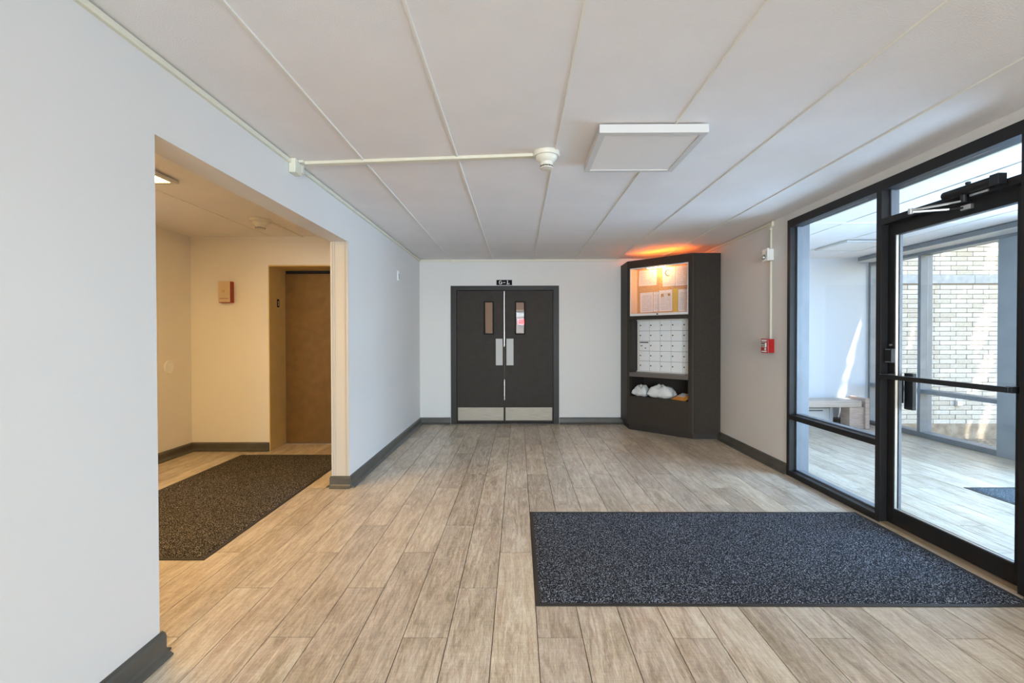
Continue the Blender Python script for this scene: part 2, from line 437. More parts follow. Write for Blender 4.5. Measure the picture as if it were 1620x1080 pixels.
# --- walls
OPN, OPF, OPT = 1.866, 3.99, 2.115
def walls(name, boxes, m, label):
    mb = MB()
    for b in boxes: mb.box(*b)
    return tag(mb.build(name, m), label, 'wall', kind=S)
walls('wall_left', [(XLW, XL, YF, OPN, 0, ZC), (XLW, XL, OPN, OPF, OPT, ZC), (XLW, XL, OPF, YB, 0, ZC)], M['wall'], 'long pale painted wall with the wide opening to the elevator lobby')
walls('wall_back', [(XLW, -1.0, YB, YB + .15, 0, ZC), (-1.0, .602, YB, YB + .15, 2.048, ZC), (.602, XR + .17, YB, YB + .15, 0, ZC)], M['wall'], 'greige wall around the dark double doors')
walls('wall_right', [(XR, XR + .17, 4.36, YB, 0, ZC), (XR, XR + .17, 2.2985, 4.36, 2.372, ZC), (XR, XR + .17, YF, 2.2985, 0, ZC)], M['wall'], 'greige wall between corner cabinet and black glazed entrance')
walls('wall_front', [(XLW, -1.1, YF - .15, YF, 0, ZC), (2.1, 5.3, YF - .15, YF, 0, ZC), (-1.1, 2.1, YF - .15, YF, 2.35, ZC), (-1.1, 2.1, YF - .15, YF, 0, .25)], M['wall'], 'wall behind the viewer with a wide added window')
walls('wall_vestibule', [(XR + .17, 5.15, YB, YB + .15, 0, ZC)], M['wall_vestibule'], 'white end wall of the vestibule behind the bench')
walls('wall_lobby_left', [(-3.88, -3.73, -.4, 5.27, 0, ZC)], M['wall_lobby'], 'warm lit lobby wall carrying the round cover plate')
walls('wall_lobby_back', [(-3.88, -2.84, 5.27, 5.75, 0, ZC), (-1.93, XLW, 5.27, 5.75, 0, ZC), (-2.84, -1.93, 5.27, 5.75, 2.116, ZC)], M['wall_lobby'], 'warm lit lobby wall around the elevator opening')
walls('wall_lobby_front', [(-3.88, XLW, -.55, -.4, 0, ZC)], M['wall_lobby'], 'near end wall of the elevator lobby')
# corridor behind the double doors
walls('wall_corridor', [(-1.2, -1.05, YB + .15, 10, 0, ZC), (.9, 1.05, YB + .15, 10, 0, ZC), (-1.2, 1.05, 10, 10.15, 0, ZC)], M['hall_wall'], 'beige corridor walls seen through the narrow door windows')
tag(bx('ceiling', -1.2, 1.05, YB + .15, 10, ZC, ZC + .1, M['ceiling']), 'corridor ceiling beyond the double doors', 'ceiling', kind=S)
# end face trim of the wall at the opening
tr = empty('trim_1', (-1.535, OPF, 0), 'cream metal end cap on the wall end beside the lobby opening', 'trim', kind=S)
bx('end_plate', XLW + .004, XL - .004, OPF - .006, OPF - .0005, .1, OPT, M['pillar_trim'], tr)
bx('corner_bead', XLW - .001, XLW + .014, OPF - .012, OPF - .0065, .1, OPT, M['pillar_trim'], tr, .002)
bx('corner_bead', XLW + .032, XLW + .036, OPF - .010, OPF - .0065, .1, OPT, M['pillar_trim'], tr)
bx('corner_bead', XL - .030, XL - .026, OPF - .010, OPF - .0065, .1, OPT, M['pillar_trim'], tr)
bx('corner_bead', XL - .014, XL + .001, OPF - .012, OPF - .0065, .1, OPT, M['pillar_trim'], tr, .002)
# soffit line along the top of the right wall and frame
tag(bx('trim_2', XR - .012, XR - .0005, 2.30, 4.36, 2.374, 2.392, M['wall']), 'thin cream trim over the black entrance frame', 'trim', kind=S)

# --- baseboards with a coved shoe
BP = [(0, 0), (.046, 0), (.048, .006), (.040, .012), (.026, .02), (.019, .03), (.019, .080), (.014, .092), (.004, .098), (0, .098)]
def baseboard(name, runs, label):
    mb = MB()
    for a, b, sd_ in runs: mb.sweep(BP, (*a, 0), (*b, 0), sd_)
    return tag(mb.build(name, M['base'], smooth=False), label, 'baseboard', kind=S)
baseboard('baseboard_left_near', [((XL, YF), (XL, OPN + .012), (1, 0, 0)), ((XL - .15, OPN), (XL + .012, OPN), (0, 1, 0))], 'dark vinyl baseboard under the nearest pale wall')
baseboard('baseboard_left_far', [((XL, OPF - .012), (XL, YB), (1, 0, 0)), ((XLW - .01, OPF), (XL + .014, OPF), (0, -1, 0)), ((XLW, OPF - .01), (XLW, 5.27), (-1, 0, 0))], 'dark vinyl baseboard running from the lobby opening to the back corner')
baseboard('baseboard_back_left', [((XL, YB), (-1.005, YB), (0, -1, 0))], 'short dark baseboard between the corner and the double doors')
baseboard('baseboard_back_right', [((.607, YB), (1.548, YB), (0, -1, 0))], 'dark baseboard between the double doors and the corner cabinet')
baseboard('baseboard_right', [((XR, 4.37), (XR, 5.815), (-1, 0, 0)), ((XR, YF), (XR, 2.29), (-1, 0, 0))], 'dark baseboard under the red pull station')
baseboard('baseboard_lobby', [((-3.73, -.4), (-3.73, 5.27), (1, 0, 0)), ((-3.73, 5.27), (-2.842, 5.27), (0, -1, 0)), ((-1.928, 5.27), (XLW, 5.27), (0, -1, 0))], 'brown-lit baseboard around the elevator lobby')
baseboard('baseboard_vestibule', [((2.72, YB), (5.13, YB), (0, -1, 0))], 'baseboard under the vestibule end wall')

# ================================================================== DOUBLE DOORS (door_1)
d1 = empty('door_1', (-.2, YB, 0), 'dark brown double doors with steel kick plates under a small sign', 'door', kind=S)
mb = MB()
Y0, Y1 = YB - .012, YB + .12
mb.box(-1.0, -.915, Y0, Y1, 0, 2.048).box(.517, .602, Y0, Y1, 0, 2.048).box(-.915, .517, Y0, Y1, 1.982, 2.048)
mb.box(-.925, -.905, YB + .06, Y1, 0, 1.99).box(.507, .527, YB + .06, Y1, 0, 1.99).box(-.915, .517, YB + .06, Y1, 1.97, 1.99)
mb.build('door_frame', M['door_frame'], d1, .002)
def leaf(x0, x1, wx0, wx1, px0, px1, side):
    y0, y1 = YB + .012, YB + .057
    zb, zt, wz0, wz1 = .022, 1.976, 1.335, 1.812
    mb = MB().box(x0, wx0, y0, y1, zb, zt).box(wx1, x1, y0, y1, zb, zt).box(wx0, wx1, y0, y1, zb, wz0).box(wx0, wx1, y0, y1, wz1, zt)
    lf = mb.build('door_leaf', M['door'], d1)
    f = MB()
    for a in ((wx0 - .008, wx0 + .012, wz0 - .008, wz1 + .008), (wx1 - .012, wx1 + .008, wz0 - .008, wz1 + .008)):
        f.box(a[0], a[1], y0 - .006, y0 - .0005, a[2], a[3])
    f.box(wx0 + .012, wx1 - .012, y0 - .006, y0 - .0005, wz0 - .008, wz0 + .01).box(wx0 + .012, wx1 - .012, y0 - .006, y0 - .0005, wz1 - .01, wz1 + .008)
    f.build('window_bead', M['sign_black'], lf)
    bx('window_pane', wx0 + .001, wx1 - .001, y0 + .02, y0 + .026, wz0 + .001, wz1 - .001, M['wired_glass'], lf)
    bx('push_plate', px0, px1, y0 - .0035, y0 - .0005, .872, 1.265, M['push'], lf, .001)
    bx('kick_plate', x0 + .012, x1 - .012, y0 - .0035, y0 - .0005, .052, .245, M['steel'], lf, .001)
    return lf
leaf(-.911, -.2095, -.503, -.370, -.334, -.233, -1)
leaf(-.2045, .513, -.042, .096, -.176, -.072, 1)
bx('meeting_strip', -.211, -.2045, YB + .004, YB + .0115, .75 + .4, 1.97, M['silver'], d1, .001)
bx('meeting_strip', -.2085, -.2045, YB + .006, YB + .0115, .36, .66, M['silver'], d1)
bx('threshold_plate', -.915, .517, YB - .004, YB + .1, .0005, .014, M['black'], d1)
# sign over the doors: black plate, white G-L
sg = empty('door_sign', (-.2, YB, 2.06), 'small black sign reading G-L above the double doors', 'sign')
bx('sign_plate', -.322, -.091, YB - .009, YB - .0005, 2.058, 2.134, M['sign_black'], sg, .001)
def letter_G(cx, cz, h, y, wd):
    mb = MB(); r = h / 2; t = h * .2; n = 14
    pts = []
    for i in range(n + 1):
        a = R(40 + 275 * i / n); pts.append((math.cos(a), math.sin(a)))
    for (a, b) in zip(pts, pts[1:]):
        vs = []
        for yy in (y, y - .002):
            vs += [(cx + a[0] * wd, yy, cz + a[1] * r), (cx + b[0] * wd, yy, cz + b[1] * r), (cx + b[0] * (wd - t), yy, cz + b[1] * (r - t * .5)), (cx + a[0] * (wd - t), yy, cz + a[1] * (r - t * .5))]
        mb.verts(vs, [(0, 1, 2, 3), (4, 7, 6, 5), (0, 4, 5, 1), (1, 5, 6, 2), (2, 6, 7, 3), (3, 7, 4, 0)])
    mb.box(cx + wd * .35, cx + wd, y - .002, y, cz - r * .75, cz - .001)
    mb.box(cx + wd * .1, cx + wd * 1.15, y - .002, y, cz - r * .1, cz + r * .12)
    return mb
letter_G(-.262, 2.096, .056, YB - .0095, .024).build('letter', M['sign_white'], sg)
bx('dash', -.224, -.190, YB - .0115, YB - .0095, 2.091, 2.100, M['sign_white'], sg)
MB().box(-.164, -.152, YB - .0115, YB - .0095, 2.069, 2.123).box(-.172, -.144, YB - .0115, YB - .0095, 2.069, 2.076).box(-.168, -.148, YB - .0115, YB - .0095, 2.118, 2.123).box(-.152, -.129, YB - .0115, YB - .0095, 2.069, 2.079).box(-.137, -.129, YB - .0115, YB - .0095, 2.069, 2.089).build('letter', M['sign_white'], sg)
# corridor contents seen through the small panes
ex = empty('exit_sign', (.08, 9.9, 1.5), 'small glowing red sign seen through the second narrow door window', 'sign')
bx('sign_box', -.02, .26, 9.93, 9.995, 1.54, 1.68, M['silver'], ex, .004)
bx('glow_face', 0, .24, 9.925, 9.929, 1.56, 1.66, M['exit'], ex)
rl = empty('wall_rail', (.15, 9.9, 1.7), 'pale twin rail on the corridor wall behind the door window', 'rail')
bx('rail_bar', -.3, .6, 9.90, 9.94, 1.83, 1.87, M['white_plastic'], rl, .005)
bx('rail_bar', -.3, .6, 9.90, 9.94, 1.70, 1.735, M['white_plastic'], rl, .005)
bx('rail_plate', -.3, .6, 9.96, 9.995, 1.70, 1.87, M['silver'], rl)
cl = empty('ceiling_light', (-.1, 8.6, ZC), 'unseen ceiling light added to brighten the corridor beyond the double doors', 'ceiling light')  # lamp added out of view to light the corridor
bx('diffuser', -.35, .25, 8.3, 8.9, ZC - .03, ZC - .001, M['panel_hall'], cl)

# ================================================================== LOBBY
d2 = empty('door_2', (-2.385, 5.6, 0), 'bronze-brown elevator door in a deep tan recess', 'elevator door', kind=S)
bx('door_panel', -2.825, -1.945, 5.62, 5.66, .012, 2.06, M['elevator'], d2, .002)
bx('head_gap', -2.838, -1.932, 5.64, 5.72, 2.06, 2.114, M['dark'], d2)
bx('sill', -2.838, -1.932, 5.585, 5.66, .0005, .010, M['steel'], d2)
bx('jamb_panel', -2.8395, -2.828, 5.262, 5.70, .0, 2.105, M['jamb'], d2, .001)
bx('jamb_panel', -1.942, -1.9305, 5.262, 5.70, .0, 2.105, M['jamb'], d2, .001)
bx('head_panel', -2.828, -1.942, 5.262, 5.70, 2.10, 2.1155, M['jamb'], d2, .001)
es = empty('floor_number_sign', (-2.82, 5.45, 1.65), 'tiny black plate with white numeral 1 on the elevator recess side', 'sign')
bx('plate', -2.8275, -2.823, 5.43, 5.475, 1.648, 1.742, M['sign_black'], es)
MB().box(-2.8228, -2.8215, 5.449, 5.457, 1.672, 1.720).box(-2.8228, -2.8215, 5.443, 5.463, 1.668, 1.674).box(-2.8228, -2.8215, 5.444, 5.450, 1.708, 1.716).build('numeral', M['sign_white'], es)

ab = empty('alarm_box', (-3.28, 5.27, 1.68), 'tan faced box with red sides on the lobby wall beside the elevator', 'alarm box')
bx('back_box', -3.368, -3.232, 5.205, 5.2695, 1.685, 1.925, M['lobby_red'], ab, .004)
bx('face_plate', -3.368, -3.236, 5.196, 5.2045, 1.692, 1.925, M['tan'], ab, .003)
MB().lathe((-3.315, 5.1955, 1.812), (0, -1, 0), [(.017, 0), (.017, .004), (.010, .008)], 20).build('horn_hole', M['jamb'], ab)
MB().box(-3.352, -3.252, 5.1935, 5.1955, 1.728, 1.734).build('print_line', M['lobby_red'], ab)
cp = empty('cover_plate', (-3.73, 4.93, .9), 'round cream blank cover plate low on the lobby wall', 'cover plate')
MB().lathe((-3.7295, 4.93, .977), (1, 0, 0), [(.072, 0), (.069, .005), (.064, .010), (.056, .010), (.052, .007), (.02, .007)], 40).build('disc', M['white_plastic'], cp, smooth=True)
def detector(x, y, label, r=.082, m=None):
    m = m or M['cream']
    t = empty('smoke_detector', (x, y, ZC), label, 'smoke detector')
    MB().lathe((x, y, ZC - .0005), (0, 0, -1), [(r, 0), (r, .018), (r * .94, .026)], 40).build('base_ring', m, t, smooth=True)
    MB().lathe((x, y, ZC - .027), (0, 0, -1), [(r * .82, 0), (r * .80, .012), (r * .62, .030), (r * .5, .036), (r * .47, .056)], 40).build('housing', m, t, smooth=True)
    mb = MB()
    for i in range(12):
        a = 2 * math.pi * i / 12
        cx, cy = x + math.cos(a) * r * .47, y + math.sin(a) * r * .47
        mb.tube((cx, cy, ZC - .084), (cx, cy, ZC - .0925), .0022, seg=6)
    mb.build('vent_rib', M['ledge'], t)
    MB().lathe((x, y, ZC - .0935), (0, 0, -1), [(r * .5, 0), (r * .5, .006), (r * .34, .009)], 32).build('cap', m, t, smooth=True)
    return t
detector(-2.50, 4.50, 'tan-lit smoke detector on the elevator lobby ceiling', .092)
def light_panel(x0, x1, y0, y1, label, dm, h=.045, group=None, fr=.035):
    t = empty('ceiling_light', ((x0 + x1) / 2, (y0 + y1) / 2, ZC), label, 'ceiling light', group)
    z = ZC - .0085
    mb = MB()
    mb.box(x0, x1, y0, y0 + fr, z - h, z).box(x0, x1, y1 - fr, y1, z - h, z).box(x0, x0 + fr, y0 + fr, y1 - fr, z - h, z).box(x1 - fr, x1, y0 + fr, y1 - fr, z - h, z)
    mb.build('frame', M['panel_frame'], t)
    bx('diffuser', x0 + fr, x1 - fr, y0 + fr, y1 - fr, z - h + .004, z - h + .012, dm, t)
    bx('housing', x0 + fr, x1 - fr, y0 + fr, y1 - fr, z - h + .0125, z, M['panel_frame'], t)
    return t
light_panel(-3.05, -2.47, 2.15, 3.38, 'lit ceiling light at the edge of the lobby opening', M['panel_lobby'], .02)

# ================================================================== CEILING FITTINGS
light_panel(.437, 1.02, 2.50, 3.10, 'square unlit ceiling light hanging just below the ceiling', M['panel_off'], .045)
light_panel(.2, 1.4, -1.3, -.7, 'added fill light on the ceiling behind the viewer, nearer of two', M['panel_fill'], .03)  # this panel and the next are added behind the viewer as fill
light_panel(.2, 1.4, -2.4, -1.8, 'added fill light on the ceiling behind the viewer by the window wall', M['panel_fill'], .03)
light_panel(3.9, 4.50, 5.55, 6.15, 'flat ceiling light on the vestibule ceiling by its end wall', M['panel_off'], .02)
detector(.177, 2.90, 'cream smoke detector beside the square ceiling light')
def raceway(name, pts, side, label, w_=.022, h=.014, group='surface raceways', m=None, up=Vector((0, 0, 1))):
    """pts: list of (a, b) runs; side: direction it stands out of its surface; up: direction of its width"""
    mb = MB(); c = .003
    for a, b in pts:
        mb.sweep([(0, 0), (h - c, 0), (h, c), (h, w_ - c), (h - c, w_), (0, w_)], a, b, side, up)
    return tag(mb.build(name, m or M['raceway']), label, 'raceway', group)
raceway('raceway', [((XL + .0005, YF, ZC - .034), (XL + .0005, 2.97, ZC - .034))], (1, 0, 0), 'cream raceway along the top of the nearest pale wall', .026, .018)
raceway('raceway', [((XL + .0005, 3.05, ZC - .034), (XL + .0005, YB - .02, ZC - .034))], (1, 0, 0), 'cream raceway from the corner junction box to the back corner', .026, .018)
raceway('raceway', [((XL + .02, YB - .0005, ZC - .034), (1.5, YB - .0005, ZC - .034))], (0, -1, 0), 'cream raceway along the top of the back wall', .024, .016)
a = Vector((XL + .065, 3.025, ZC - .0005)); b = Vector((.10, 2.905, ZC - .0005)); d_ = (b - a).normalized()
raceway('raceway', [(a, b)], (0, 0, -1), 'cream raceway crossing the ceiling to the smoke detector', .042, .018, up=Vector((-d_.y, d_.x, 0)))
raceway('raceway', [((XR - .0005, 4.72, ZC - .034), (XR - .0005, 6.7, ZC - .034))], (-1, 0, 0), 'cream raceway along the wall top above the corner cabinet', .022, .014)
raceway('raceway', [((XR - .0005, 4.655, 2.165), (XR - .0005, 4.655, ZC - .09))], (-1, 0, 0), 'short upright raceway above the white alarm strobe', .024, .016, up=Vector((0, 1, 0)))
raceway('raceway', [((XR - .0005, 4.655, 1.262), (XR - .0005, 4.655, 2.045))], (-1, 0, 0), 'long upright raceway from strobe down to the red pull station', .024, .016, up=Vector((0, 1, 0)))
raceway('raceway', [((-2.46, 4.61, ZC - .0005), (-2.46, 5.269, ZC - .0005))], (0, 0, -1), 'tan-lit raceway from the lobby smoke detector to the wall', .024, .012, up=Vector((1, 0, 0)))
raceway('raceway', [((2.72, 4.70, ZC - .0005), (4.4, 4.70, ZC - .0005))], (0, 0, -1), 'cream raceway crossing the vestibule ceiling', .03, .014, up=Vector((0, 1, 0)))
raceway('raceway', [((2.95, YF, ZC - .0005), (2.95, 4.64, ZC - .0005))], (0, 0, -1), 'raceway running the length of the vestibule ceiling', .026, .014, up=Vector((1, 0, 0)))
# junction boxes
jb = empty('junction_box', (XL, 3.01, ZC - .08), 'cream corner junction box where two raceways meet', 'junction box')
bx('box', XL + .0005, XL + .044, 2.957, 3.045, ZC - .092, ZC - .001, M['raceway'], jb, .006)
bx('collar', XL + .0185, XL + .046, 3.0455, 3.08, ZC - .066, ZC - .004, M['cream'], jb, .004)
bx('collar', XL + .0445, XL + .075, 2.995, 3.05, ZC - .018, ZC - .001, M['cream'], jb, .003)
jb = empty('junction_box', (-.96, YB, ZC - .07), 'little cream junction box at the top of the back wall', 'junction box')
bx('box', -.985, -.935, YB - .028, YB - .0165, ZC - .062, ZC - .006, M['cream'], jb, .004)
jb = empty('junction_box', (XR, 4.67, ZC - .09), 'cream elbow box at the top of the upright raceway', 'junction box')
MB().prism([(4.62, ZC - .0095), (4.72, ZC - .0095), (4.72, ZC - .036), (4.682, ZC - .05), (4.682, ZC - .088), (4.648, ZC - .088), (4.648, ZC - .07), (4.62, ZC - .052)], 0, .024, T=lambda p: (XR - .0005 - p[2], p[0], p[1])).build('elbow', M['raceway'], jb, .003)
# strobe, pull station
sb = empty('alarm_strobe', (XR, 4.667, 2.05), 'white fire alarm strobe on the upright raceway', 'alarm')
bx('back_box', XR - .045, XR - .0005, 4.62, 4.715, 2.048, 2.162, M['white_plastic'], sb, .006)
bx('face_plate', XR - .068, XR - .0455, 4.614, 4.721, 2.042, 2.168, M['white_plastic'], sb, .008)
MB().lathe((XR - .0685, 4.685, 2.085), (-1, 0, 0), [(.024, 0), (.022, .008), (.012, .02), (.004, .024)], 24).build('strobe_lens', M['silver'], sb, smooth=True)
MB().box(XR - .0715, XR - .0685, 4.66, 4.71, 2.104, 2.110).box(XR - .0715, XR - .0685, 4.655, 4.662, 2.07, 2.10).build('lens_guard', M['dark'], sb)
for i in range(4):
    bx('sound_slot', XR - .0695, XR - .0685, 4.632, 4.642, 2.088 + i * .014, 2.094 + i * .014, M['dark'], sb)
ps = empty('pull_station', (XR, 4.667, 1.13), 'red fire alarm pull station low on the raceway', 'fire alarm')
bx('back_box', XR - .062, XR - .0005, 4.607, 4.727, 1.132, 1.268, M['red'], ps, .003)
bx('face_plate', XR - .068, XR - .0625, 4.603, 4.731, 1.128, 1.272, M['red'], ps, .002)
bx('t_handle', XR - .079, XR - .0685, 4.622, 4.715, 1.188, 1.232, M['sign_white'], ps, .004)
bx('handle_grip', XR - .083, XR - .0795, 4.635, 4.702, 1.196, 1.204, M['sign_black'], ps)
bx('handle_grip', XR - .083, XR - .0795, 4.635, 4.702, 1.216, 1.226, M['sign_black'], ps)
bx('text_strip', XR - .0705, XR - .0685, 4.622, 4.715, 1.242, 1.262, M['sign_white'], ps)
bx('text_strip', XR - .0705, XR - .0685, 4.622, 4.715, 1.138, 1.150, M['sign_white'], ps)
bx('text_strip', XR - .0705, XR - .0685, 4.63, 4.66, 1.155, 1.182, M['sign_white'], ps)
sw = empty('wall_sensor', (XL, 5.6, 1.98), 'small white sensor strip high on the far part of the pale wall', 'sensor')
bx('body', XL + .0005, XL + .014, 5.60, 5.66, 1.975, 2.095, M['white_plastic'], sw, .003)
MB().box(XL + .0145, XL + .0165, 5.622, 5.638, 2.0, 2.06).build('slot', M['ledge'], sw)

# ================================================================== FLOOR MATS
def floor_mat(x0, x1, y0, y1, label, cm):
    t = empty('floor_mat', ((x0 + x1) / 2, (y0 + y1) / 2, 0), label, 'mat')
    e = .022
    MB().prism([(x0, y0), (x1, y0), (x1, y1), (x0, y1)], .0003, .004).build('rubber_border', M['rubber'], t, .001)
    g = MB(); nx, ny = 60, 44
    vs = []; fs = []
    for j in range(ny + 1):
        for i in range(nx + 1):
            edge = i in (0, nx) or j in (0, ny)
            vs.append((x0 + e + (x1 - x0 - 2 * e) * i / nx, y0 + e + (y1 - y0 - 2 * e) * j / ny, .0045 if edge else .0095 + .0006 * math.sin(i * 1.7) * math.cos(j * 2.3)))
    for j in range(ny):
        for i in range(nx):
            q = j * (nx + 1) + i; fs.append((q, q + 1, q + nx + 2, q + nx + 1))
    g.verts(vs, fs)
    g.build('carpet_surface', cm, t)
    return t
floor_mat(.082, 2.475, 2.222, 3.42, 'large charcoal entrance mat in front of the glass door', M['carpet'])
floor_mat(-3.05, -1.83, 2.675, 5.08, 'dark brown speckled mat in front of the elevator', M['carpet_brown'])
floor_mat(3.80, 5.02, 2.9, 3.98, 'slate mat on the vestibule floor behind the glass door', M['carpet_blue'])

# ================================================================== CORNER CABINET
A = Vector((1.514, 6.47, 0)); B = Vector((2.18, 5.82, 0)); LD = (B - A).length
U = (B - A).normalized(); Nn = Vector((-U.y, U.x, 0))          # Nn points into the corner
T = lambda p: tuple(A + U * p[0] + Nn * p[1] + Vector((0, 0, p[2])))
g_ = .004
cab = empty('corner_cabinet', (2.1, 6.45, 0), 'tall dark corner cabinet built around notice case and mailboxes', 'cabinet')
def cb(name, s0, s1, d0, d1, z0, z1, m=None, bevel=0, parent=None):
    return MB().box(s0, s1, d0, d1, z0, z1, T).build(name, m or M['cabinet'], parent or cab, bevel)
HT = 2.335
# side panels (outer skin)
bx('side_panel', 1.514, 1.532, 6.49, YB - g_, .085, HT, M['cabinet'], cab, .002)
bx('side_panel', 2.20, XR - g_, 5.82, 5.838, .085, HT, M['cabinet'], cab, .002)
# front stiles with rounded corners
mb = MB()
pts = []
c0 = Vector((2.18, 5.82, 0)) ; r = .035
s1_ = .872
pa = A + U * s1_
pts = [(pa.x, pa.y)]
ctr = Vector((2.192, 5.855, 0))
for i in range(7):
    t_ = R(225 + 4 + (270 - 229) * i / 6)
    pts.append((ctr.x + math.cos(t_) * r, ctr.y + math.sin(t_) * r))
pts += [(2.205, 5.82), (2.205, 5.90), ((pa + Nn * .10).x, (pa + Nn * .10).y)]
mb.prism(pts, .085, HT - .0).build('stile', M['cabinet'], cab, smooth=True)
mb = MB()
pb = A + U * .036
mb.prism([(1.5135, 6.49), (1.5135, 6.474), (1.518, 6.4665), (pb.x, pb.y), ((pb + Nn * .05).x, (pb + Nn * .05).y), (1.545, 6.52), (1.532, 6.52)], .085, HT).build('stile', M['cabinet'], cab)
# rails of the diagonal face
cb('header', .0365, .8715, 0, .018, 2.232, HT)
cb('rail', .0365, .8715, 0, .24, 1.528, 1.574)
cb('ledge', .0365, .8715, -.006, .24, .745, .802, M['ledge'], .003)
cb('lower_panel', .0365, .8715, 0, .018, .085, .474)
cb('shelf_board', .0365, .8715, .0185, .42, .44, .472, M['cabinet_dark'])
# linings
cb('niche_side', .010, .0355, .055, .24, .085, 2.23, M['cabinet_dark'])
cb('niche_side', .94, .96, .10, .42, .085, 2.23, M['cabinet_dark'])
cb('niche_back', -.02, .96, .425, .44, .085, 2.30, M['cabinet_dark'])
cb('niche_side', .0, .02, .25, .42, .44, .80, M['cabinet_dark'])
# toe kick
k1, k2, k3, k4 = (1.55, YB - g_), (1.55, 6.50), (2.20, 5.865), (XR - g_, 5.865)
MB().prism([k1, k2, k3, k4, (XR - g_, 5.89), (2.21, 5.89), (1.575, 6.51), (1.575, YB - g_)], .0005, .084).build('toe_kick', M['cabinet_dark'], cab)
# notice case
nc = empty('notice_case', (1.95, 6.3, 1.58), 'lit glass-fronted notice case at the top of the dark corner cabinet', 'notice case')
def nb(name, s0, s1, d0, d1, z0, z1, m, bevel=0): return MB().box(s0, s1, d0, d1, z0, z1, T).build(name, m, nc, bevel)
nb('cork_board', .04, .93, .203, .215, 1.577, 2.30, M['cork'])
nb('case_side', .0365, .0395, .02, .2025, 1.577, 2.228, M['wood_case'])
nb('case_floor', .0405, .868, .03, .2025, 1.577, 1.583, M['wood_case'])
mb = MB().box(.0405, .868, .004, .016, 1.5755, 1.607, T).box(.0405, .868, .004, .016, 2.214, 2.230, T).box(.0405, .050, .004, .016, 1.607, 2.214, T).box(.859, .868, .004, .016, 1.607, 2.214, T)
mb.build('case_frame', M['case_frame'], nc)
nb('glass_pane', .051, .47, .0105, .0135, 1.608, 2.213, M['glass'])
nb('glass_pane', .45, .858, .0065, .0095, 1.608, 2.213, M['glass'])
MB().tube(T((.452, .0035, 1.592)), T((.452, -.010, 1.592)), .009).build('lock', M['dark'], nc)
# lamp inside, top
lp = empty('case_lamp', (1.9, 6.3, 2.2), 'warm fluorescent lamp under the top of the notice case', 'lamp')
MB().tube(T((.26, .09, 2.226)), T((.52, .09, 2.226)), .010).build('tube', M['lamp_tube'], lp)
MB().box(.23, .55, .07, .11, 2.2375, 2.262, T).build('housing', M['white_plastic'], lp)
tl = empty('added_top_lamp', T((.45, .12, 2.29)), 'unseen orange-glowing lamp added behind the header on top of the corner cabinet', 'lamp')  # added lamp, makes the orange glow on the ceiling above
MB().tube(T((.12, .12, 2.315)), T((.78, .12, 2.315)), .012).build('bulb', M['bulb'], tl)
MB().box(.10, .80, .10, .14, 2.285, 2.301, T).build('housing', M['white_plastic'], tl)
# papers
def paper(s0, s1, z0, z1, m, label, tilt=0, pins=True, d=.2015, extra=None):
    t = empty('notice', T(((s0 + s1) / 2, d, z0)), label, 'notice', 'notices pinned in the case')
    cs, cz = (s0 + s1) / 2, (z0 + z1) / 2
    def TT(p):
        x, z = p[0] - cs, p[2] - cz
        c, s = math.cos(tilt), math.sin(tilt)
        return T((cs + x * c - z * s, p[1], cz + x * s + z * c))
    # the sheet is built in its own frame so that its print follows it
    me = bpy.data.meshes.new('sheet'); W_, H_ = s1 - s0, z1 - z0
    bm = bmesh.new(); nseg = 6; rows = []
    for dd in (0, .0008):
        row = []
        for i in range(nseg + 1):
            cur = .004 * (abs(i / nseg - .5) * 2) ** 3
            row.append((bm.verts.new((-W_ / 2 + W_ * i / nseg, -cur - dd, 0)), bm.verts.new((-W_ / 2 + W_ * i / nseg, -cur * .4 - dd, H_))))
        rows.append(row)
    for row in rows:
        for p, q in zip(row, row[1:]): bm.faces.new((p[0], q[0], q[1], p[1]))
    f, b_ = rows
    for k_ in (0, 1):
        for i in range(nseg): bm.faces.new((f[i][k_], f[i + 1][k_], b_[i + 1][k_], b_[i][k_]))
    for i in (0, nseg): bm.faces.new((f[i][0], b_[i][0], b_[i][1], f[i][1]))
    bmesh.ops.recalc_face_normals(bm, faces=bm.faces)
    bm.to_mesh(me); bm.free(); me.materials.append(m)
    o = bpy.data.objects.new('sheet', me); col.objects.link(o); o.parent = t
    o.rotation_euler = Matrix((U, Nn, Vector((0, 0, 1)))).transposed().to_euler()
    if tilt:
        o.rotation_euler = (Matrix((U, Nn, Vector((0, 0, 1)))).transposed() @ Matrix.Rotation(-tilt, 3, 'Y')).to_euler()
    if pins:
        MB().tube(TT((cs, d - .003, z1 - .012)), TT((cs, d - .012, z1 - .012)), .005, .006, 10).build('pin', M['silver'], t)
    if extra: extra(t, TT)
    return t
def arcC(t, TT):
    mb = MB(); cs, cz = .505, 2.15; n = 14
    for i in range(n):
        a0, a1 = R(60 + 240 * i / n), R(60 + 240 * (i + 1) / n)
        ws = [.005 + .009 * math.sin(math.pi * j / n) for j in (i, i + 1)]
        vs = []
        for dd in (.1945, .1935):
            for aa, w2 in ((a0, ws[0]), (a1, ws[1])):
                vs += [(cs + math.cos(aa) * .045, dd, cz + math.sin(aa) * .045), (cs + math.cos(aa) * (.045 - w2), dd, cz + math.sin(aa) * (.045 - w2))]
        mb.verts(vs, [(0, 2, 3, 1), (4, 5, 7, 6), (0, 4, 6, 2), (1, 3, 7, 5), (0, 1, 5, 4), (2, 6, 7, 3)], TT)
    mb.build('printed_mark', M['ink'], t)
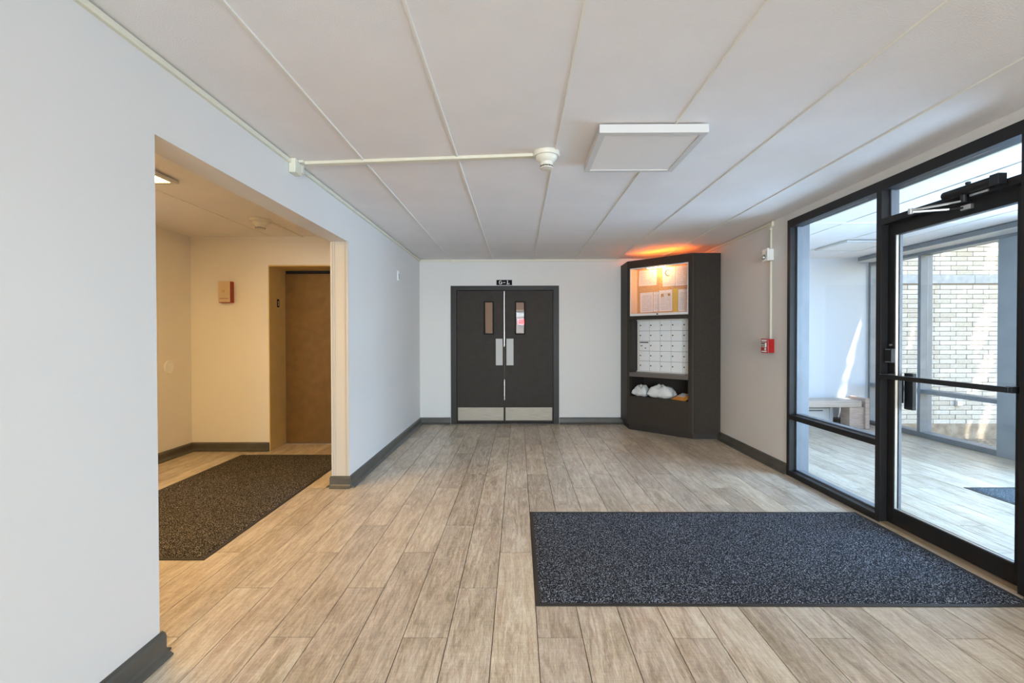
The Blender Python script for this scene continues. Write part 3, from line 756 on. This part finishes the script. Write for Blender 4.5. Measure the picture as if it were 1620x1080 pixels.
def golds(t, TT):
    mb = MB().box(.405, .425, .1965, .1975, 1.835, 1.872, TT).box(.428, .440, .1965, .1975, 1.830, 1.87, TT).box(.405, .414, .1965, .1975, 1.82, 1.835, TT)
    mb.build('printed_mark', M['gold'], t)
    MB().box(.50, .535, .1965, .1975, 1.84, 1.872, TT).build('printed_mark', M['gold'], t)
paper(.065, .335, 2.0, 2.218, M['paper2'], 'wide notice in the upper row nearest the hinge side of the case', R(-1))
paper(.425, .60, 1.968, 2.225, M['paper'], 'notice with a big dark curved letter, upper row of the case', 0, extra=arcC)
paper(.606, .80, 1.965, 2.225, M['paper'], 'plain typed notice, upper row, beside the one with the curved letter', 0)
paper(.09, .285, 1.63, 1.905, M['paper'], 'typed notice with a pin above, lower row of the case', R(1))
paper(.29, .372, 1.635, 1.905, M['paper2'], 'narrow notice overlapped in the lower row of the case', 0, d=.2013)
paper(.376, .563, 1.636, 1.92, M['paper'], 'notice with two gold printed marks, lower row of the case', R(.5), extra=golds)
paper(.57, .64, 1.61, 1.93, M['yellow'], 'yellow strip of card pinned between white notices', 0, False)
paper(.645, .82, 1.625, 1.915, M['paper'], 'typed notice beside the yellow strip, lower row', 0)
# mailboxes
mx_ = empty('mailbox_bank', (1.95, 6.3, .81), 'bank of small silver mailboxes in five rows in the corner cabinet', 'mailboxes')
def mbx(name, s0, s1, d0, d1, z0, z1, m, parent=None, bevel=0): return MB().box(s0, s1, d0, d1, z0, z1, T).build(name, m, parent or mx_, bevel)
D = .195
mb = MB().box(.045, .072, D, D + .03, .804, 1.527, T).box(.868, .895, D, D + .03, .804, 1.527, T).box(.072, .868, D, D + .03, 1.513, 1.527, T).box(.072, .868, D, D + .03, .804, .812, T)
mb.build('outer_frame', M['alu_frame'], mx_)
mbx('back_plate', .072, .868, D + .012, D + .03, .812, 1.513, M['ledge'])
for z_ in (1.5155, .8025): mbx('edge_trim', .045, .895, D - .02, D - .0005, z_, z_ + .0115, M['alu_frame'])
for rr in range(5):
    for cc in range(5):
        s0 = .073 + cc * .159; z0 = .8135 + rr * .1398
        o = mbx('mailbox_door', s0 + .002, s0 + .157, D - .001, D + .006, z0 + .002, z0 + .1378, M['alu'], bevel=.0012)
        if (rr, cc) == (2, 0):
            o['label'] = 'mailbox door with a black outgoing mail slot'
            mbx('mail_slot', s0 + .012, s0 + .145, D - .0025, D - .0012, z0 + .112, z0 + .126, M['dark'], o)
            mbx('maker_plate', s0 + .022, s0 + .055, D - .0025, D - .0012, z0 + .066, z0 + .078, M['ledge'], o)
            MB().tube(T((s0 + .10, D - .0012, z0 + .04)), T((s0 + .10, D - .007, z0 + .04)), .008, seg=12).build('lock', M['dark'], o)
        else:
            MB().tube(T((s0 + .022, D - .0012, z0 + .076)), T((s0 + .022, D - .007, z0 + .076)), .0085, seg=12).build('lock', M['dark'], o)
            mbx('name_card', s0 + .06, s0 + .10, D - .002, D - .0012, z0 + .068, z0 + .084, M['alu_frame'], o)

# parcels on the shelf
def pillow(name, cs, cd, z0, L_, W_, H_, rot, m, label, seed, group=None):
    rnd = random.Random(seed); bm = bmesh.new(); nx, ny = 26, 16
    ph = [rnd.uniform(0, 6.28) for _ in range(8)]
    top, bot = [], []
    for j in range(ny + 1):
        for i in range(nx + 1):
            x = 2 * i / nx - 1; y = 2 * j / ny - 1
            prof = max(0, (1 - abs(x) ** 3.2)) ** .55 * max(0, (1 - abs(y) ** 3)) ** .5
            wr = .10 * math.sin(x * 7 + ph[0] + 2 * math.sin(y * 4 + ph[1])) + .07 * math.sin(y * 9 + x * 5 + ph[2]) + .05 * math.sin(x * 17 + y * 6 + ph[3])
            h = H_ * prof * (1 + wr)
            sx = x * L_ / 2 * (1 + .03 * math.sin(y * 5 + ph[4])); sy = y * W_ / 2 * (1 + .05 * math.sin(x * 4 + ph[5]))
            cr, sr = math.cos(rot), math.sin(rot)
            px, py = cs + sx * cr - sy * sr, cd + sx * sr + sy * cr
            zt = z0 + H_ * .30 + h * .70; zb = max(z0, z0 + H_ * .30 - h * .32)
            top.append(bm.verts.new(T((px, py, zt)))); bot.append(bm.verts.new(T((px, py, min(zb, zt - .0012)))))
    W1 = nx + 1
    for j in range(ny):
        for i in range(nx):
            q = j * W1 + i
            bm.faces.new((top[q], top[q + 1], top[q + W1 + 1], top[q + W1])); bm.faces.new((bot[q], bot[q + W1], bot[q + W1 + 1], bot[q + 1]))
    ring = [j * W1 for j in range(ny)] + [ny * W1 + i for i in range(nx)] + [ny * W1 + nx - j * W1 for j in range(ny)] + [nx - i for i in range(nx)]
    for k_ in range(len(ring)):
        p, q = ring[k_], ring[(k_ + 1) % len(ring)]
        try: bm.faces.new((top[p], top[q], bot[q], bot[p]))
        except ValueError: pass
    mb = MB(); mb.bm.free(); mb.bm = bm
    o = mb.build(name, m, smooth=True)
    return tag(o, label, 'parcel', group)
pillow('mail_parcel', .165, .11, .4725, .215, .19, .145, R(-5), M['bag'], 'smaller crumpled white mailer bag in the open cabinet shelf', 3, 'white mailer bags on the shelf')
pillow('mail_parcel', .462, .11, .4725, .345, .19, .165, R(2), M['bag'], 'larger plump white mailer bag in the middle of the shelf', 5, 'white mailer bags on the shelf')
en = empty('padded_envelope', T((.75, .10, .473)), 'flat brown padded envelope with a white label on the shelf', 'envelope')
cr = R(-14)
def TE(p):
    x, y = (p[0] - .75) * .82, p[1] - .13
    return T((.757 + x * math.cos(cr) - y * math.sin(cr), .13 + x * math.sin(cr) + y * math.cos(cr), p[2] + (y + .11) * .30 + .003))
mb = MB()
nx = 10
vs = []; fs = []
for k_, zz in enumerate((.0, 1)):
    for j in range(7):
        for i in range(nx + 1):
            x = 2 * i / nx - 1; y = 2 * j / 6 - 1
            t_ = .010 * (1 - abs(x) ** 4) * (1 - abs(y) ** 4)
            vs.append((.745 + x * .135, .13 + y * .11, .474 + (.0015 + t_ * 1.6 if zz else -.0005)))
for k_ in (0, 1):
    for j in range(6):
        for i in range(nx):
            q = k_ * 7 * (nx + 1) + j * (nx + 1) + i
            fs.append((q, q + 1, q + nx + 2, q + nx + 1))
ring = [i for i in range(nx)] + [nx + j * (nx + 1) for j in range(6)] + [6 * (nx + 1) + nx - i for i in range(nx)] + [(6 - j) * (nx + 1) for j in range(6)]
o7 = 7 * (nx + 1)
for k_ in range(len(ring)):
    p, q = ring[k_], ring[(k_ + 1) % len(ring)]; fs.append((p, q, q + o7, p + o7))
mb.verts(vs, fs, TE).__class__
mb.build('envelope_body', M['kraft'], en, smooth=True)
MB().box(.66, .80, .08, .19, .4925, .4935, TE).build('address_label', M['label_paper'], en)

# ================================================================== GLAZED ENTRANCE (window_1 + door_3)
FX0, FX1, FG = 2.51, 2.62, 2.565
win = empty('window_1', (FG, 3.8, 0), 'black framed glazed screen around the entrance door', 'window', kind=S)
def fr(name, y0, y1, z0, z1, p=win, x0=FX0, x1=FX1): return bx(name, x0, x1, y0, y1, z0, z1, M['black'], p, .0015)
HZ0, HZ1 = 2.302, 2.371
fr('jamb', 4.314, 4.3595, 0, HZ0); fr('mullion', 3.236, 3.281, 0, HZ0); fr('jamb', 2.299, 2.343, 0, HZ0)
fr('head_rail', 2.299, 4.3595, HZ0 + .0005, HZ1)
fr('sill_rail', 3.2815, 4.3135, .0005, .05); fr('mid_rail', 3.2815, 4.3135, .527, .572)
fr('transom_bar', 2.3435, 3.2355, 2.062, 2.105)
bx('glass_pane', FG - .004, FG + .004, 3.282, 4.313, .0505, .5265, M['glass'], win)
bx('glass_pane', FG - .004, FG + .004, 3.282, 4.313, .5725, 2.3015, M['glass'], win)
bx('glass_pane', FG - .004, FG + .004, 2.344, 3.235, 2.1055, 2.3015, M['glass'], win)
# grey glazing stops on the outer half of the frame
def stop(y0, y1, z0, z1): bx('glazing_stop', FG + .0045, FX1 + .004, y0, y1, z0, z1, M['ext_frame'], win)
stop(4.300, 4.3135, .573, 2.301); stop(4.300, 4.3135, .0505, .5265); stop(3.282, 3.290, .573, 2.301); stop(3.290, 4.300, .573, .581); stop(3.290, 4.300, .0505, .062)
stop(3.225, 3.2355, 2.106, 2.301)
tag(bx('trim_3', FX0 + .0, FX1 + .10, 2.3435, 3.2355, .0004, .009, M['thresh']), 'bronze threshold strip under the glass door', 'threshold', kind=S)
bx('jamb_cover', FX1 + .005, XR + .182, 4.350, 4.3595, .0005, 2.37, M['ext_frame'], win, .001)
bx('jamb_cover', XR + .1705, XR + .182, 4.360, 4.42, .0005, 2.43, M['ext_frame'], win, .001)
d3 = empty('door_3', (FG + .02, 2.79, 0), 'black framed glass entrance door with a push bar and closer', 'door', kind=S)
DX0, DX1, DY0, DY1, DZ0, DZ1 = 2.557, 2.602, 2.3475, 3.2315, .012, 2.058
fr('stile', 3.176, DY1, DZ0, DZ1, d3, DX0, DX1); fr('stile', DY0, 2.403, DZ0, DZ1, d3, DX0, DX1)
fr('bottom_rail', 2.4035, 3.1755, DZ0, .118, d3, DX0, DX1); fr('top_rail', 2.4035, 3.1755, 1.983, DZ1, d3, DX0, DX1)
bx('glass_pane', 2.576, 2.584, 2.404, 3.175, .1185, 1.9825, M['glass'], d3)
for a in ((3.168, 3.1752, .119, 1.982), (2.404, 2.411, .119, 1.982)): bx('glazing_stop', 2.5848, 2.603, *a, M['ext_frame'], d3)
bx('glazing_stop', 2.560, 2.5755, 3.169, 3.1752, .119, 1.982, M['silver'], d3)
bx('glazing_stop', 2.560, 2.5755, 2.411, 3.168, .119, .125, M['silver'], d3)
# push bar
mb = MB().box(2.470, 2.488, 2.36, 3.20, 1.008, 1.038)
pbar = mb.build('push_bar', M['black2'], d3, .003)
bx('bar_bracket', 2.4885, 2.5565, 3.17, 3.20, 1.006, 1.040, M['black2'], pbar, .003)
bx('bar_bracket', 2.4885, 2.5565, 2.36, 2.39, 1.006, 1.040, M['black2'], pbar, .003)
bx('bracket_screw', 2.4675, 2.4695, 3.172, 3.186, 1.036, 1.0375, M['silver'], pbar)
lk = bx('lock_box', 2.528, 2.5565, 3.166, 3.228, 1.115, 1.210, M['black2'], d3, .003)
bx('lock_trim', 2.5255, 2.5275, 3.172, 3.215, 1.203, 1.207, M['silver'], lk); bx('lock_trim', 2.5255, 2.5275, 3.172, 3.215, 1.118, 1.122, M['silver'], lk)
MB().tube((2.5565, 3.20, 1.235), (2.545, 3.20, 1.235), .007, seg=12).build('lock_cylinder', M['silver'], d3)
ph_ = bx('pull_handle', 2.625, 2.655, 3.110, 3.178, .80, 1.045, M['black2'], d3, .004)
bx('handle_mount', 2.6025, 2.6245, 3.178, 3.20, .84, 1.0, M['black2'], ph_)
# closer
cs_ = empty('door_closer', (2.46, 2.6, 2.05), 'black hydraulic closer with silver folding arm over the glass door', 'door closer')
a = Vector((2.487, 2.735, 2.108)); b = Vector((2.487, 2.452, 2.108))
MB().tube(a, b, .025, seg=24).build('cylinder_body', M['black'], cs_, .004, smooth=True)
bx('end_block', 2.462, 2.5095, 2.408, 2.455, 2.078, 2.135, M['black2'], cs_, .004)
bx('mounting_plate', 2.5005, 2.5095, 2.44, 2.76, 2.085, 2.130, M['black'], cs_, .001)
bx('top_knob', 2.478, 2.496, 2.585, 2.603, 2.133, 2.148, M['black2'], cs_, .002)
MB().tube((2.487, 2.62, 2.083), (2.487, 2.62, 2.045), .014).build('spindle', M['black2'], cs_)
def bar(a, b, w_, h):
    a, b = Vector(a), Vector(b); d = (b - a).normalized(); s_ = d.cross(Vector((0, 0, 1))).normalized(); u_ = s_.cross(d)
    vs = []
    for c in (a, b):
        for p, q in ((-1, -1), (1, -1), (1, 1), (-1, 1)): vs.append(tuple(c + s_ * p * w_ / 2 + u_ * q * h / 2))
    return MB_box(vs)
def MB_box(vs):
    m_ = MB(); m_.verts(vs, [(0, 3, 2, 1), (4, 5, 6, 7), (0, 1, 5, 4), (1, 2, 6, 5), (2, 3, 7, 6), (3, 0, 4, 7)]); return m_
bar((2.487, 2.62, 2.050), (2.345, 2.80, 2.046), .022, .008).build('main_arm', M['silver'], cs_, .002)
bar((2.345, 2.80, 2.036), (2.50, 2.72, 2.030), .018, .010).build('fore_arm', M['silver'], cs_, .002)
MB().tube((2.345, 2.80, 2.056), (2.345, 2.80, 2.026), .013).build('elbow_pivot', M['silver'], cs_)
bar((2.50, 2.72, 2.030), (2.552, 2.66, 2.026), .012, .010).build('arm_rod', M['black2'], cs_, .001)
bx('shoe_bracket', 2.535, 2.5565, 2.63, 2.69, 2.012, 2.040, M['silver'], cs_, .003)
bx('long_bracket', 2.5, 2.509, 2.50, 2.60, 2.068, 2.080, M['silver'], cs_, .001)

# ================================================================== VESTIBULE OUTER GLAZING (window_2)
EX0, EX1, EG = 5.15, 5.30, 5.24
w2 = empty('window_2', (5.2, 3.4, 0), 'grey aluminium outer glazing of the vestibule facing the brick wall', 'window', kind=S)
def ef(name, y0, y1, z0, z1, m='ext_frame', x0=EX0, x1=EX1): return bx(name, x0, x1, y0, y1, z0, z1, M[m], w2, .002)
ef('jamb', 6.833, 6.879, 0, 2.33); ef('mullion', 5.985, 6.03, 0, 2.33)
ef('head_rail', -.6, 6.879, 2.3305, ZC - .0005)
ef('column_panel', 4.25, 5.03, 0, 2.33, 'ext_panel', EX0, EX1)
for y0, y1 in ((6.0305, 6.8325), (5.0305, 5.9845)):
    ef('sill_rail', y0, y1, .0005, .062); ef('mid_rail', y0, y1, .56, .611)
    bx('glass_pane', EG - .005, EG + .005, y0 + .001, y1 - .001, .0625, .5595, M['glass'], w2); bx('glass_pane', EG - .005, EG + .005, y0 + .001, y1 - .001, .6115, 2.33, M['glass'], w2)
for y in (3.2, 1.9, .6, -.6): ef('mullion', y, y + .05, 0, 2.33)
for y0, y1 in ((3.2505, 4.2495), (1.9505, 3.1995), (.6505, 1.8995), (-.5495, .5995)):
    ef('sill_rail', y0, y1, .0005, .062)
    bx('glass_pane', EG - .005, EG + .005, y0 + .001, y1 - .001, .0625, 2.33, M['glass'], w2)
tag(bx('wall_vestibule_front', EX0, EX1, YF, -.61, 0, ZC, M['wall']), 'solid wall closing the vestibule behind the viewer', 'wall', kind=S)
vl = empty('shade_box', (5.05, 3.5, 2.37), 'grey shade box along the top of the outer vestibule glazing', 'shade box')
bx('valance', 4.94, 5.149, -.6, 6.80, 2.375, ZC - .009, M['ext_frame'], vl, .003)
bx('bottom_lip', 4.93, 5.149, -.6, 6.80, 2.366, 2.3745, M['panel_frame'], vl)

# bench and heater
bn = empty('bench', (3.9, 6.7, 0), 'low wooden bench against the vestibule end wall', 'bench')
bx('end_panel', 4.832, 4.888, 6.49, 6.832, .0005, .425, M['bench'], bn, .003)
bx('end_panel', 2.85, 2.906, 6.49, 6.832, .0005, .425, M['bench'], bn, .003)
bx('seat', 2.907, 4.790, 6.50, 6.832, .30, .392, M['bench_seat'], bn, .012)
bx('leg_block', 4.63, 4.8315, 6.515, 6.70, .0005, .299, M['bench'], bn, .002)
bx('leg_block', 2.9065, 3.11, 6.515, 6.70, .0005, .299, M['bench'], bn, .002)
ht = empty('baseboard_heater', (3.9, 6.85, 0), 'white enamel heater low on the wall under the bench', 'heater')
MB().prism([(6.8315, .0005), (6.8315, .245), (6.80, .262), (6.765, .262), (6.74, .245), (6.735, .0005)], 0, 1, T=lambda p: (3.0 + p[2] * 1.5, p[0], p[1])).build('casing', M['heater'], ht, .004)
bx('air_slot', 3.04, 4.40, 6.733, 6.7365, .212, .224, M['dark'], ht)
bx('end_cap', 4.501, 4.545, 6.728, 6.8315, .0005, .27, M['heater'], ht, .008)

# ================================================================== OUTSIDE: brick wing, ground, tree
BY = 7.30
bw = empty('wall_outside', (6.6, BY, -.3), 'cream brick wing of the building seen through the vestibule glass', 'wall', kind=S)
bx('wall_core', 5.32, 9.5, BY + .012, BY + .3, -.3, 4.6, M['mortar'], bw)
bx('foundation', 5.32, 9.5, BY - .015, BY + .0115, -.31, -.075, M['foundation'], bw)
bx('lintel', 5.32, 7.10, BY - .02, BY + .0115, 2.110, 2.242, M['concrete'], bw, .003)
bx('lintel', 7.106, 9.5, BY - .02, BY + .0115, 2.110, 2.242, M['concrete'], bw, .003)
bp_, bh = .2525, .0722
cell = []
def brick_rows(z0, n, x0, x1, flip):
    for r_ in range(n):
        z = z0 + r_ * bh
        x = x0 - bp_ + (bp_ * .35 if (r_ + flip) % 2 else 0) - .1
        while x < x1:
            a_, b_ = max(x, x0), min(x + bp_, x1)
            if b_ - a_ > .03: cell.append((a_, b_, z))
            x += bp_
brick_rows(-.074, 30, 5.32, 9.5, 0)
brick_rows(2.246, 16, 5.32, 9.5, 1)
def seen(c):   # how squarely a brick sits in the part seen through the glass
    a_, b_, z = c; xm = (a_ + b_) / 2
    return abs(xm - 6.62) / 1.0 + (0 if z < 2.9 else 5)
cell.sort(key=seen)
bmesh_cache = {}
others = MB()
for i, (a_, b_, z) in enumerate(cell):
    if i < 296:
        L_ = round(b_ - a_ - .009, 3)
        if L_ not in bmesh_cache:
            m_ = MB().box(-L_ / 2, L_ / 2, -.012, .014, 0, bh - .009)
            bmesh.ops.recalc_face_normals(m_.bm, faces=m_.bm.faces)
            me = bpy.data.meshes.new('brick'); m_.bm.to_mesh(me); m_.bm.free(); me.materials.append(M['brick']); bmesh_cache[L_] = me
        o = bpy.data.objects.new('brick', bmesh_cache[L_]); col.objects.link(o); o.parent = bw
        o.location = ((a_ + b_) / 2 - 6.6, random.uniform(-.002, .002), z + .3)
    else:
        others.box(a_ + .0045, b_ - .0045, BY - .012, BY + .014, z, z + bh - .009)
tag(others.build('brick', M['brick'], bw), kind='stuff')
wt = empty('wall_spigot', (6.87, BY, .1), 'small pale outlet box low on the outdoor brick wall', 'outlet')
bx('box', 6.80, 6.90, BY - .05, BY - .015, .20, .29, M['concrete'], wt, .005)
bx('cover', 6.81, 6.89, BY - .058, BY - .0505, .21, .28, M['silver'], wt, .003)
tag(bx('ground', 5.32, 16, -8, BY - .017, -.6, -.31, M['soil']), 'bare soil and gravel strip along the brick wall', 'ground', kind=S)
# unseen tree, its leaves shaped to throw the dappled shade
tree = empty('tree', (8.9, 4.3, -.31), 'unseen leafy tree outside with leaves cut to dapple sunlight on the brick wall', 'tree')
mb = MB(); mb.tube((8.9, 4.3, -.35), (8.7, 4.5, 2.6), .16, .11, 12); mb.tube((8.7, 4.5, 2.55), (7.7, 5.3, 4.6), .09, .04, 10); mb.tube((8.7, 4.5, 2.55), (9.2, 5.2, 4.9), .08, .04, 10); mb.tube((8.7, 4.5, 2.55), (8.2, 3.7, 4.9), .08, .04, 10)
mb.build('trunk', M['bark'], tree)
rnd = random.Random(21); mb = MB()
# gaps cut in the leaves to place sunlit strokes (x, z, x, z, half width) on the end wall and on the brick wall
GAPS = {6.87: [(4.83, .66, 4.90, 1.0, .022), (4.92, 1.08, 5.02, 1.55, .03), (4.74, .42, 4.80, .50, .05), (4.70, .05, 4.80, .2, .08)],
        7.28: [(7.31, 2.29, 7.41, 2.76, .07), (7.13, 1.17, 7.35, 1.75, .075), (7.13, .5, 7.37, 1.0, .06), (6.10, 1.12, 6.15, 1.42, .03),
               (7.2, -.27, 7.37, .23, .05), (7.0, -.3, 7.05, -.05, .03), (7.6, 1.2, 7.9, 2.0, .08)]}
def gap(p):
    for y, gs in GAPS.items():
        t = (y - p.y) / SUN_DIR.y
        x, z = p.x + SUN_DIR.x * t, p.z + SUN_DIR.z * t
        for x0, z0, x1, z1, w_ in gs:
            dx, dz = x1 - x0, z1 - z0
            q = max(0, min(1, ((x - x0) * dx + (z - z0) * dz) / (dx * dx + dz * dz)))
            if math.hypot(x - x0 - q * dx, z - z0 - q * dz) < w_ + .035: return True
    return False
for _ in range(26000):
    p = Vector((rnd.uniform(5.8, 10.0), rnd.uniform(2.4, 6.85), rnd.uniform(4.3, 5.4)))
    if gap(p): continue
    s_ = rnd.uniform(.05, .085)
    u_ = Vector((rnd.uniform(-1, 1), rnd.uniform(-1, 1), rnd.uniform(-.4, .4))).normalized(); v_ = u_.orthogonal().normalized()
    q = [p + u_ * s_, p + v_ * s_ * .5 + Vector((0, 0, .008)), p - u_ * s_, p - v_ * s_ * .5]
    mb.verts([tuple(x) for x in q], [(0, 1, 2, 3)])
tag(mb.build('foliage', M['leaf'], tree), kind='stuff')
# unseen window behind the viewer, added to bring light in
w3 = empty('added_window', (.5, YF - .08, .25), 'wide window added behind the viewer to let daylight in', 'window', kind=S)
mb = MB()
for x in (-1.1, .47, 2.04): mb.box(x, x + .06, YF - .12, YF - .04, .25, 2.35)
mb.box(-1.04, 2.04, YF - .12, YF - .04, .25, .31).box(-1.04, 2.04, YF - .12, YF - .04, 2.29, 2.35)
mb.build('window_frame', M['black'], w3)
bx('glass_pane', -1.04, .47, YF - .085, YF - .075, .31, 2.29, M['glass'], w3); bx('glass_pane', .53, 2.04, YF - .085, YF - .075, .31, 2.29, M['glass'], w3)
for o in bpy.data.objects:
    if '_w' in o: del o['_w']
